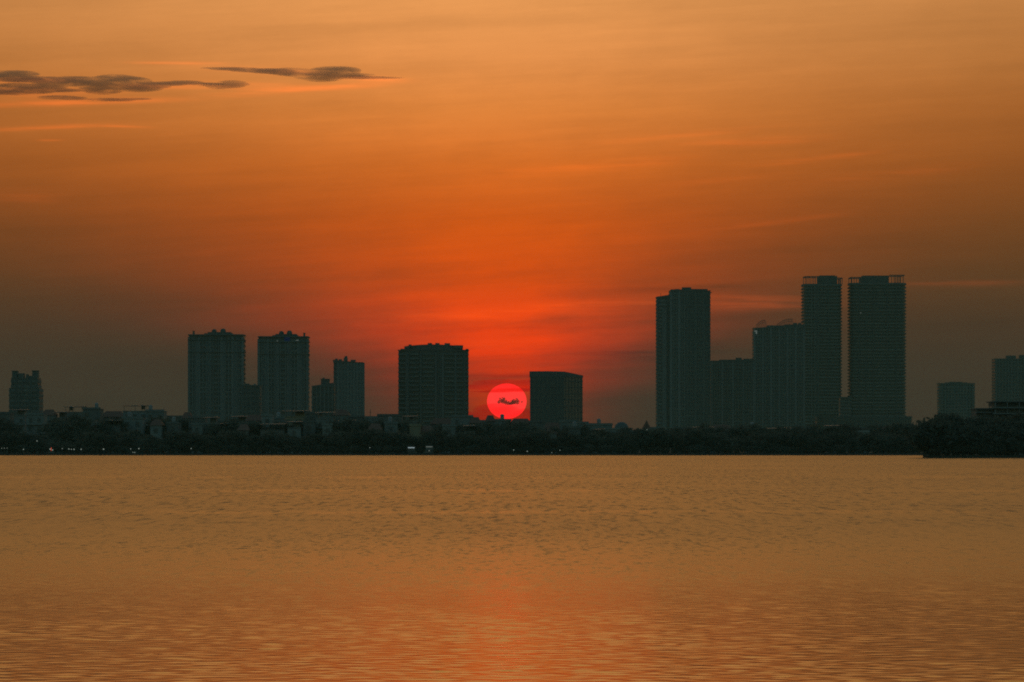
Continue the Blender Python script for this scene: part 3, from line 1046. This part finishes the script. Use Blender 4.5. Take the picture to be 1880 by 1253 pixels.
P, G, O_, K = "plaster_pale", "plaster_grey", "plaster_ochre", "plaster_dark"
HOUSES = [
    (-12, 18, 756, 1700, K, "flat", None), (18, 46, 752, 1760, G, "awning", None), (48, 80, 758, 1690, P, "flat", None),
    (76, 99, 752, 1740, G, "gable", None), (98, 119, 756, 1720, K, "awning", None), (118, 152, 746, 1750, G, "awning", .3),
    (88, 126, 776, 1665, G, "flat", None), (126, 150, 779, 1668, G, "flat", None),
    (152, 184, 748, 1730, K, "flat", .72), (184, 228, 755, 1760, K, "gable", None), (226, 270, 744, 1740, G, "awning", .8),
    (268, 301, 752, 1720, G, "flat", .2), (298, 336, 763, 1750, K, "flat", None), (334, 350, 757, 1700, G, "gable", None),
    (346, 376, 764, 1690, K, "flat", None), (374, 398, 766, 1670, G, "awning", None), (396, 428, 771, 1720, K, "flat", None),
    (424, 452, 764, 1680, G, "awning", None), (448, 482, 762, 1740, K, "gable", None), (480, 500, 760, 1690, P, "flat", None),
    (498, 522, 765, 1710, G, "flat", .5), (520, 566, 754, 1740, O_, "awning", None), (478, 522, 778, 1665, K, "awning", None),
    (560, 584, 756, 1700, K, "flat", None), (580, 612, 757, 1680, G, "awning", .2), (610, 640, 752, 1730, G, "gable", None), (638, 668, 763, 1690, K, "flat", None),
    (664, 697, 764, 1720, G, "flat", None), (693, 738, 760, 1700, K, "flat", None), (734, 764, 764, 1740, G, "awning", .7),
    (752, 772, 778, 1660, O_, "flat", None), (772, 796, 782, 1662, O_, "gable", None), (790, 832, 768, 1730, K, "gable", None), (828, 868, 762, 1710, G, "flat", None),
    (862, 882, 766, 1690, K, "gable", None), (878, 896, 771, 1740, G, "flat", None), (892, 908, 762.5, 1700, K, "gable", None),
    (906, 938, 769, 1730, G, "flat", .5), (936, 976, 768.5, 1700, K, "gable", None),
    (972, 1000, 772, 1690, K, "flat", None), (998, 1030, 776, 1720, G, "gable", None), (1028, 1060, 771, 1700, P, "flat", None), (1056, 1080, 774, 1740, G, "flat", None),
    (1076, 1124, 777, 1730, G, "flat", .5), (1112, 1160, 774, 1690, P, "dome", None), (1156, 1172, 790, 1680, K, "flat", None),
    (1186, 1212, 784, 1720, G, "flat", None), (1240, 1266, 784, 1690, K, "flat", None), (1264, 1310, 784, 1720, G, "awning", None), (1306, 1346, 780, 1740, K, "gable", None),
    (1370, 1400, 784, 1700, G, "flat", .4), (1412, 1452, 786, 1720, K, "awning", None), (1470, 1502, 783, 1690, G, "flat", None), (1518, 1546, 781, 1720, P, "awning", None),
    (1560, 1594, 784, 1700, K, "flat", None), (1572, 1596, 790, 1655, P, "flat", None), (1612, 1650, 783, 1720, G, "gable", None), (1646, 1682, 780, 1700, K, "flat", None),
]
HOUSES += [
    (150, 172, 768, 1672, G, "flat", None), (196, 220, 771, 1668, K, "awning", None), (224, 262, 765, 1680, G, "flat", .3), (276, 296, 770, 1664, G, "gable", None), (306, 328, 774, 1670, K, "flat", .5),
    (352, 372, 776, 1662, G, "flat", None), (404, 424, 777, 1668, K, "awning", None), (436, 456, 779, 1660, K, "gable", None), (528, 552, 774, 1664, G, "awning", .5), (556, 578, 772, 1670, K, "flat", None),
    (592, 610, 777, 1660, P, "flat", None), (622, 650, 772, 1668, G, "awning", None), (676, 700, 778, 1662, K, "gable", None), (706, 730, 774, 1670, G, "flat", .4), (812, 836, 779, 1664, G, "flat", None),
    (852, 872, 781, 1660, K, "awning", None), (1002, 1022, 785, 1664, G, "gable", None), (1044, 1066, 783, 1660, K, "flat", .5), (1092, 1110, 788, 1662, G, "awning", None)]
for h in HOUSES:
    house(*h)

# thin spires on the roofline
S = Site("roof_antenna", "thin rooftop mast on the roofs between the slim tower and the condominium", "antenna", 680, 1722, gz=GZ + 11.5)
box("mast", S.root, "steel", -.12, .12, -.12, .12, 0, S.z(752))
box("cross_arm", S.root, "steel", -.6, .6, -.05, .05, S.z(758), S.z(757.6))
box("base_block", S.root, "concrete_dark", -.7, .7, -.7, .7, -.4, 1.2)
S = Site("pagoda_spire", "small pointed spire with a light at its base among the trees", "spire", 1187, 1690)
prism("tower_shaft", S.root, "plaster_grey", rect(-1.6, 1.6, -1.6, 1.6), 0, S.z(787))
lathe("spire_roof", S.root, "roof_tile", [(1.9, 0), (1.2, .9), (1.25, 1.0), (.7, 1.9), (.1, 3.2)], 8, (0, 0, S.z(787)))
box("lamp", S.root, "lamp", -.3, .3, -1.95, -1.65, S.z(791), S.z(789))

# ------------------------------------------------------------------ trees
def quad_mesh(name, verts, m):
    n = len(verts) // 4
    me = bpy.data.meshes.new(name)
    me.vertices.add(len(verts))
    me.vertices.foreach_set("co", verts.astype(np.float32).ravel())
    me.loops.add(n * 4)
    me.loops.foreach_set("vertex_index", np.arange(n * 4, dtype=np.int32))
    me.polygons.add(n)
    me.polygons.foreach_set("loop_start", np.arange(0, n * 4, 4, dtype=np.int32))
    me.polygons.foreach_set("loop_total", np.full(n, 4, dtype=np.int32))
    me.materials.append(M[m])
    me.update(calc_edges=True)
    return me


def crown_mesh(name, seed, rx, h0, h1, clumps, leaves, size, m, cone=False, droop=0.0):
    r = np.random.default_rng(seed)
    out = []
    cz, rz = (h0 + h1) / 2, (h1 - h0) / 2
    for i in range(clumps):
        while True:
            p = r.uniform(-1, 1, 3)
            q = np.linalg.norm(p)
            if .25 < q < 1:
                break
        if r.random() < .6:
            p = p / q * r.uniform(.7, 1.0)
        s = (1 - .85 * (p[2] + 1) / 2) if cone else 1.0
        c = np.array([p[0] * rx * s, p[1] * rx * s, cz + p[2] * rz - droop * (p[0] ** 2 + p[1] ** 2) * rz])
        cr = rx * r.uniform(.16, .34)
        pos = c + r.normal(0, 1, (leaves, 3)) * np.array([cr, cr, cr * .7]) * .6
        a = r.normal(0, 1, (leaves, 3))
        a /= np.linalg.norm(a, axis=1)[:, None]
        b_ = np.cross(a, r.normal(0, 1, (leaves, 3)))
        b_ /= np.linalg.norm(b_, axis=1)[:, None]
        s_ = size * r.uniform(.6, 1.3, (leaves, 1))
        a, b_ = a * s_, b_ * s_ * .6
        out.append(np.stack([pos - a, pos - b_, pos + a, pos + b_], 1).reshape(-1, 3))
    return quad_mesh(name, np.concatenate(out), m)


def tube(v, f, p0, p1, r0, r1, seg=6):
    p0, p1 = Vector(p0), Vector(p1)
    d = (p1 - p0).normalized()
    q = d.to_track_quat("Z", "Y")
    n = len(v)
    for p, r in ((p0, r0), (p1, r1)):
        for i in range(seg):
            a = 2 * math.pi * i / seg
            v.append(tuple(p + q @ Vector((r * math.cos(a), r * math.sin(a), 0))))
    for i in range(seg):
        j = (i + 1) % seg
        f.append((n + i, n + j, n + seg + j, n + seg + i))


def trunk_mesh(seed, rx, h0, h1):
    r = random.Random(seed)
    v, f = [], []
    fork = h0 + (h1 - h0) * .15
    pts = [(0, 0, -.3), (r.uniform(-.2, .2), r.uniform(-.2, .2), fork * .5), (r.uniform(-.3, .3), r.uniform(-.3, .3), fork), (r.uniform(-.4, .4), 0, h1 * .8)]
    rad = [.34, .26, .2, .05]
    for i in range(3):
        tube(v, f, pts[i], pts[i + 1], rad[i], rad[i + 1])
    for i in range(6):
        a = r.uniform(0, 6.28)
        z0 = r.uniform(fork * .8, h1 * .6)
        tube(v, f, (pts[2][0] * .8, pts[2][1] * .8, z0), (math.cos(a) * rx * .7, math.sin(a) * rx * .7, z0 + (h1 - h0) * r.uniform(.2, .4)), .12, .03, 5)
    return mesh("trunk", v, f, "bark")


KINDS = []
for i, (rx, h0, h1, cl, m_, desc, cone, droop) in enumerate([
        (3.6, 1.6, 8.0, 46, "leaf", "round dense", False, 0), (4.6, 2.0, 7.4, 54, "leaf_dark", "broad spreading", False, .25),
        (2.7, 1.8, 9.6, 42, "leaf", "tall oval", False, 0), (3.9, 1.2, 6.4, 44, "leaf_dark", "low bushy", False, 0),
        (4.2, 2.2, 8.8, 40, "leaf", "loose open-crowned", False, .1), (2.3, 1.0, 9.2, 40, "leaf_dark", "narrow pointed", True, 0),
        (3.3, .6, 5.2, 36, "leaf", "small shrubby", False, 0)]):
    KINDS.append((crown_mesh("crown", 40 + i, rx, h0, h1, cl, 34, .36, m_, cone, droop), trunk_mesh(i, rx, h0, h1), h1, desc))


def tree(x, y, h, kind, where, group, gz=GZ):
    cm, tm, h1, desc = KINDS[kind]
    s = h / h1
    o = empty("tree", (x, y, gz), "%s dark tree %s" % (desc, where), "tree", group, rnd.uniform(0, 6.28))
    o.scale = (s * rnd.uniform(.9, 1.25), s * rnd.uniform(.9, 1.2), s)
    link("trunk", tm, o)
    link("crown", cm, o)
    return o


def zone_of(xpx):
    return next(zt for zx, zt in ZONES if xpx < zx)


# front row along the promenade
xp = -8.0
while xp < 1712:
    D = rnd.uniform(1608, 1618)
    h = rnd.choice((5.2, 6.0, 6.8, 7.4, 8.0)) * rnd.uniform(.9, 1.1)
    if 60 < xp < 150:
        h *= .75
    tree(px(xp, D), D, h, rnd.choice((0, 0, 1, 1, 3, 4, 6)), "on the far promenade " + zone_of(xp), "trees in the front row of the far promenade")
    xp += rnd.uniform(15, 25)
xp = -6.0
while xp < 1704:
    D = rnd.uniform(1605.2, 1607)
    o = tree(px(xp, D), D, rnd.uniform(1.9, 3.2), rnd.choice((3, 6)), "", "bushes along the far promenade")
    o.name = "bush"
    o["category"] = "bush"
    o["label"] = "low dark bush in the promenade hedge " + zone_of(xp)
    xp += rnd.uniform(11, 17)
# second row, taller, between trees and houses
xp = -4.0
while xp < 1708:
    D = rnd.uniform(1626, 1650)
    top = 9.8 if xp > 1165 else 7.3
    if 60 < xp < 150:
        top = 5.8
    h = top * rnd.uniform(.62, 1.22)
    tree(px(xp, D), D, h, rnd.choice((0, 1, 2, 4, 4, 5, 2)), "behind the promenade row " + zone_of(xp), "trees in the second row of the far shore")
    xp += rnd.uniform(17, 30)
# third row among and behind the houses, mostly on the right where greenery closes the gaps
for xp, ytop, kind in [(8, 757, 0), (104, 757, 4), (131, 751, 1), (205, 760, 0), (258, 757, 4), (296, 762, 3), (322, 764, 1), (341, 759, 0),
                       (392, 770, 4), (440, 768, 1), (470, 767, 0), (512, 770, 4), (548, 762, 1), (602, 764, 0), (630, 758, 4), (654, 766, 0),
                       (672, 768, 1), (690, 765, 4), (748, 768, 0), (800, 772, 1), (846, 768, 4), (868, 767, 0), (884, 773, 1), (900, 766, 5),
                       (922, 772, 1), (950, 771, 0), (966, 770, 4), (990, 777, 1), (1018, 778, 4), (1048, 776, 0), (1078, 779, 1), (1104, 780, 4),
                       (1150, 780, 0), (1164, 789, 5), (1170, 793, 1), (1178, 789, 0), (1196, 785, 4), (1216, 783, 1), (1236, 783, 0), (1256, 785, 4),
                       (1284, 782, 1), (1302, 785, 0), (1330, 783, 4), (1352, 779, 1), (1378, 781, 0), (1396, 783, 4), (1420, 782, 1), (1444, 784, 0),
                       (1462, 781, 4), (1490, 784, 1), (1512, 780, 0), (1540, 784, 4), (1560, 781, 1), (1586, 783, 0), (1606, 779, 4), (1632, 781, 1),
                       (1654, 778, 0), (1672, 777, 4), (1686, 781, 1), (1700, 783, 0)]:
    D = rnd.uniform(1662, 1700)
    ytop += rnd.uniform(-4, 5) + (11 if xp < 345 else (9 if xp < 1160 else 3))
    h = CAMZ + (HY - ytop) * D / F - GZ
    tree(px(xp, D), D, h, kind, "rising among the houses " + zone_of(xp), "trees among the houses of the far shore")

# the wooded point
for xp, ytop, D, kind in [(1711, 777, 1282, 6), (1718, 772, 1292, 0), (1724, 779, 1284, 3), (1741, 765.5, 1296, 0), (1752, 766, 1300, 4), (1737, 786, 1283, 1),
                          (1758, 784, 1284, 6), (1768, 783, 1292, 1), (1782, 788, 1284, 3), (1786, 771, 1302, 4), (1800, 777, 1296, 0), (1806, 796, 1284, 6),
                          (1816, 774, 1300, 1), (1828, 786, 1286, 3), (1836, 770, 1304, 0), (1850, 776, 1296, 4), (1858, 790, 1284, 6), (1868, 768, 1302, 1),
                          (1882, 778, 1290, 0), (1896, 772, 1300, 4)]:
    h = (CAMZ + (HY - ytop) * D / F - .75) * 1.06
    tree(px(xp, D), D, h, kind, "on the wooded point in front of the terraced building", "trees on the wooded point", .75)
# bushes at the water's edge of the point
for i in range(16):
    xp = 1708 + i * 12.3 + rnd.uniform(-3, 3)
    D = rnd.uniform(1279.5, 1281.5)
    o = tree(px(xp, D), D, rnd.uniform(2.4, 4.2), rnd.choice((3, 6)), "at the water's edge of the wooded point", "bushes along the edge of the point", .75)
    o.name = "bush"
    o["category"] = "bush"
    o["label"] = "dark bush overhanging the water at the edge of the wooded point"

# terraced building on the point
S = Site("terraced_building", "dark terraced building with flat roofs on the wooded point", "building", 1845, 1345, gz=.75)
S.box("wall", "plaster_dark", 1827, 1905, 2, 20, None, 748)
S.box("wall", "plaster_dark", 1795, 1827.4, 4, 18, None, 752)
S.box("roof", "concrete_dark", 1824.5, 1908, 0.5, 22, 738.4, 736.6)
S.box("attic", "concrete_dark", 1828, 1905, 3, 20, 746, 738.5)
S.box("roof", "concrete_dark", 1793, 1827.2, 2.6, 19, 751.6, 749.4)
for r_ in (748.4, 759, 770, 781):
    S.box("balcony", "plaster_grey", 1824, 1906, -.2, 2.4, r_ + 1.6, r_)
for r_ in (757, 767, 778):
    S.box("balcony", "plaster_grey", 1792.6, 1823.6, 2.2, 4.4, r_ + 1.3, r_)
for r_ in (750.5, 761.5, 772.5):
    for p_ in lin_range(1832, 1898, 7):
        S.box("window", "glass", p_ - 2.6, p_ + 2.6, 1.9, 2.2, r_ + 7, r_)
for r_ in (759, 769):
    for p_ in (1799, 1808, 1817):
        S.box("window", "glass", p_ - 2.2, p_ + 2.2, 3.9, 4.2, r_ + 6, r_)
for p_ in (1828, 1850, 1872, 1894):
    S.box("column", "plaster_grey", p_ - .7, p_ + .7, .6, 1.4, None, 738.6)
S.box("canopy_post", "steel", 1819.2, 1820.2, 5, 5.2, 749.5, 739)
S.box("canopy", "steel", 1816.5, 1824.6, 4.4, 7, 739.8, 738.6)

# ------------------------------------------------------------------ lights of the promenade
LAMPS = [(3, 823.5, .6), (8, 823.2, .6), (13, 823, .5), (43, 825.5, 1), (92, 825, 1.15), (96.5, 826.5, 1), (114.5, 824, .7), (126.5, 824.6, 1), (131, 825.4, .8), (136, 825.4, 1),
         (149, 825.3, 1), (190, 825, 1.1), (240, 824.6, .8), (255, 824, 1), (244, 831, .7), (247.5, 831, .8), (351, 824, .8), (679, 822.5, .7),
         (943, 826.5, .8), (968, 829, .9), (1028, 827, .7), (1013, 832, .6), (788, 828, .8)]
for xp, yp, s in LAMPS:
    D = 1603.4
    zz = CAMZ + (HY - yp) * D / F
    o = empty("promenade_lamp", (px(xp, D), D, GZ), "small white post lamp lit on the far promenade " + zone_of(xp), "lamp", "lit lamps along the far promenade")
    r = .21 * s
    box("post", o, "steel", -.05, .05, -.05, .05, 0, max(.12, zz - GZ - r * .9))
    lathe("lamp_globe", o, "lamp", [(r * .3, -r), (r * .8, -r * .6), (r, 0), (r * .8, r * .6), (r * .3, r)], 10, (0, 0, max(.3, zz - GZ)))
o = empty("wall_lamp_post", (px(68, 1604), 1604, GZ), "taller post lamp on the promenade below the turreted tower", "lamp")
zz = CAMZ + (HY - 810) * 1604 / F - GZ
box("post", o, "steel", -.07, .07, -.07, .07, 0, zz)
lathe("lamp_globe", o, "lamp", [(.05, -.18), (.15, -.1), (.18, 0), (.15, .1), (.05, .18)], 10, (0, 0, zz))
o = empty("warning_light", (px(94, 1603), 1603.2, GZ), "small red light on a post between two white lamps", "lamp")
box("post", o, "steel", -.05, .05, -.05, .05, 0, 1.0)
box("lamp_panel", o, "lamp_red", -.12, .12, -.1, .1, 1.0, 2.2)
for xa, xb, yp, lab in ((748, 762, 822.4, "waterside kiosk with a bright lit fascia below the condominium"), (781, 795, 820.6, "waterside kiosk with a dimmer lit fascia beside the bright one")):
    S = Site("kiosk", lab, "kiosk", (xa + xb) / 2, 1603.8)
    S.box("wall", "plaster_dark", xa, xb, .3, 2.6, None, yp - .2)
    S.box("roof", "roof_sheet", xa - 1, xb + 1, -.2, 2.9, yp - 1.5, yp - 2.4)
    S.box("fascia", "lit_sign" if yp > 822 else "lit_window", xa + 1, xb - 1, .05, .29, yp + .9, yp - .9)
    S.box("counter", "concrete_dark", xa + 1, xb - 1, -.15, .28, yp + 7, yp + 6)

# a bird crossing the glow
bx, by = px(866.5, 900), 900.0
v = [(-.9, 0, .22), (-.45, .1, .3), (0, .12, .05), (.45, .1, .32), (.9, 0, .18), (-.45, -.1, .26), (0, -.12, .0), (.45, -.1, .28), (0, .3, .02), (0, -.45, .05), (0, 0, -.1)]
f = [(0, 5, 1), (1, 5, 6, 2), (2, 6, 7, 3), (3, 7, 4), (2, 8, 10), (2, 10, 6), (6, 10, 9), (1, 2, 8), (3, 8, 2)]
o = link("bird", mesh("bird", v, f, "feather"))
o.location = (bx, by, CAMZ + (HY - 699.5) * by / F)
o.rotation_euler = (.5, 0.2, .6)
o.scale = (.28, .28, .28)
tag(o, "small dark bird flying beside the condominium against the glow", "bird")

# ------------------------------------------------------------------ sun and clouds (outside the haze)
SD = 24000.0
sun_me = bpy.data.meshes.new("sun")
bm = bmesh.new()
bmesh.ops.create_uvsphere(bm, u_segments=64, v_segments=40, radius=1.0)
bm.to_mesh(sun_me)
bm.free()
sun_me.polygons.foreach_set("use_smooth", [True] * len(sun_me.polygons))
sun_me.materials.append(emit("sun_surface", (1.0, 0.034, 0.030, 1), 1.45))
so = link("sun", sun_me)
so.location = (px(930.5, SD), SD, CAMZ + (HY - 737) * SD / F)
so.scale = (36.4 * SD / F, 36.4 * SD / F, 32.6 * SD / F)      # flattened by refraction
tag(so, "large red setting sun low above the rooftops", "sun")


def cloud_material(name, density, col, aniso, nscale, thresh):
    m = bpy.data.materials.new(name)
    m.use_nodes = True
    t = NT(m.node_tree)
    t.n.clear()
    pv = t.node("ShaderNodeVolumePrincipled")
    pv.inputs["Density Attribute"].default_value = ""
    pv.inputs["Color"].default_value = col
    pv.inputs["Anisotropy"].default_value = aniso
    g = t.node("ShaderNodeNewGeometry")
    mp = t.node("ShaderNodeVectorMath", operation="MULTIPLY")
    t.l.new(g.outputs["Position"], mp.inputs[0])
    mp.inputs[1].default_value = nscale
    n = t.noise(mp.outputs[0], 1.0, 4.0, 0.6)
    n.node.inputs["Distortion"].default_value = 0.25
    d_ = t.m("MULTIPLY", t.sstep(n, thresh - .16, thresh + .16), density)
    t.l.new(d_, pv.inputs["Density"])
    o = t.node("ShaderNodeOutputMaterial")
    t.l.new(pv.outputs[0], o.inputs["Volume"])
    return m


CD = 12000.0
CK = CD / F


def cloud(label, blobs, m, voxel=.45, D=CD, depth=.5, xs=.12):
    """union of flattened lobes given as (column, row, half width, half height)"""
    x0 = sum(b_[0] for b_ in blobs) / len(blobs)
    y0 = sum(b_[1] for b_ in blobs) / len(blobs)
    bm = bmesh.new()
    for cx, cy, rx, ry in blobs:
        r = bmesh.ops.create_icosphere(bm, subdivisions=3, radius=1.0)
        for v in r["verts"]:
            v.co = Vector(((cx - x0) * xs + v.co.x * rx * xs, v.co.y * max(1.6, rx * xs * depth), -(cy - y0) + v.co.z * ry))
    me = bpy.data.meshes.new("cloud")
    bm.to_mesh(me)
    bm.free()
    o = link("cloud", me)
    md = o.modifiers.new("union", "REMESH")
    md.mode = "VOXEL"
    md.voxel_size = voxel
    dg = bpy.context.evaluated_depsgraph_get()
    me2 = bpy.data.meshes.new_from_object(o.evaluated_get(dg))
    o.modifiers.clear()
    o.data = me2
    me2.materials.clear()
    me2.materials.append(m)
    k = D / F
    o.scale = (k / xs, k / xs, k)
    o.location = (px(x0, D), D, CAMZ + (HY - y0) * k)
    tag(o, label, "cloud")
    return o


dark = cloud_material("dark_cloud", 0.021, (0.50, 0.54, 0.48, 1), 0.0, (.011, .004, .10), .42)


def streak_blobs(x0, x1, ya, yb, th, n, seed, lens=True):
    r = random.Random(seed)
    out = []
    for i in range(n):
        a = (i + .5) / n
        w = math.sin(math.pi * a) ** .7 if lens else 1.0
        out.append((x0 + (x1 - x0) * a + r.uniform(-6, 6), ya + (yb - ya) * a + r.uniform(-.3, .3) * th * w,
                    (x1 - x0) / n * r.uniform(1.2, 2.2) + 8, max(1.1, th * .42 * w * r.uniform(.7, 1.15))))
    return out


cloud("long dark cloud bank entering from the left edge of the sky",
      streak_blobs(-60, 85, 141, 144, 19, 6, 1) + streak_blobs(-60, 120, 167, 164, 24, 7, 2) + streak_blobs(90, 285, 152, 158, 30, 9, 3) + streak_blobs(270, 375, 156, 153, 10, 5, 4), dark)
cloud("short dark cloud fragment between the two longer dark clouds", streak_blobs(378, 446, 154, 157, 18, 5, 5), dark)
cloud("dark lens-shaped cloud with a thin right tip", streak_blobs(400, 694, 124, 144, 10, 11, 6) + streak_blobs(500, 660, 131, 138, 26, 8, 7), dark)
cloud("faint grey wisp under the long dark cloud bank", streak_blobs(90, 150, 179, 182, 10, 4, 8) + streak_blobs(180, 248, 184, 182, 10, 4, 9), dark)
# cloud scraps in front of the sun's face
scrap = cloud_material("scrap_cloud", 0.32, (0.55, 0.42, 0.24, 1), 0.0, (.05, .02, .05), .22)
rs = random.Random(31)
lobes = [(916, 738.5, 3.0, 3.2), (923, 736.5, 5.0, 4.8), (929, 739.5, 5.0, 3.0), (937, 741.2, 6.0, 2.6), (943, 739.0, 6.0, 3.8), (950, 737.2, 4.0, 3.4)]
for cx_, cy_, ax_, ay_, n_ in ((922.5, 736.5, 8.0, 6.0, 14), (923.5, 731.5, 3.0, 2.6, 4), (943.5, 738.5, 11.0, 4.6, 16), (948.5, 734.0, 4.0, 2.2, 5), (932, 741.8, 6.0, 2.0, 5), (960, 738, 3, 1, 2)):
    for q in range(n_):
        a_, r_ = rs.uniform(0, 6.28), math.sqrt(rs.random())
        lobes.append((cx_ + ax_ * r_ * math.cos(a_), cy_ + ay_ * r_ * math.sin(a_), rs.uniform(.9, 2.2), rs.uniform(.7, 1.7)))
cloud("ragged dark cloud scrap across the middle of the sun", lobes, scrap, voxel=.25, xs=.8)


def veil_material(name, density, absorb):
    m = cloud_material(name, density, (0, 0, 0, 1), 0.0, (.01, .01, .03), .30)
    pv_ = next(n for n in m.node_tree.nodes if n.type == "PRINCIPLED_VOLUME")
    pv_.inputs["Absorption Color"].default_value = absorb
    return m


veil = veil_material("veil_cloud", 0.028, (0.75, 0.02, 0.02, 1))
bank = veil_material("low_red_filter", 0.022, (1.0, 0.02, 0.10, 1))  # colour filter added to redden the lower disc as thicker air would
cloud("thin reddish cloud band across the top of the sun", streak_blobs(888, 974, 719, 716, 7.0, 6, 21) + streak_blobs(905, 955, 718, 718, 5, 4, 22), veil, voxel=.35, xs=.4)
top_filter = veil_material("upper_red_filter", 0.016, (1.0, 0.02, 0.06, 1))  # colour filter added to redden the top edge, leaving a lighter band below
cloud("faint red filter layer added over the upper edge of the sun", streak_blobs(860, 1005, 708, 708, 22, 7, 27), top_filter, voxel=.5, xs=.4)
cloud("deep red filter layer added over the lower half of the sun", streak_blobs(850, 1020, 764, 764, 40, 9, 23), bank, voxel=.5, xs=.4)

# ------------------------------------------------------------------ haze
hz = link("haze", mesh("haze", *prism_data(rect(-3000, 3000, -300, HAZE_FAR), -1.6, HAZE_TOP), None))
hz["kind"] = "stuff"
hm = bpy.data.materials.new("haze")
hm.use_nodes = True
t = NT(hm.node_tree)
t.n.clear()
pv = t.node("ShaderNodeVolumePrincipled")
pv.inputs["Density Attribute"].default_value = ""
pv.inputs["Color"].default_value = (0.60, 0.76, 0.50, 1)
pv.inputs["Density"].default_value = HAZE_DENSITY
pv.inputs["Anisotropy"].default_value = 0.0
ho = t.node("ShaderNodeOutputMaterial")
t.l.new(pv.outputs[0], ho.inputs["Volume"])
hz.data.materials.append(hm)
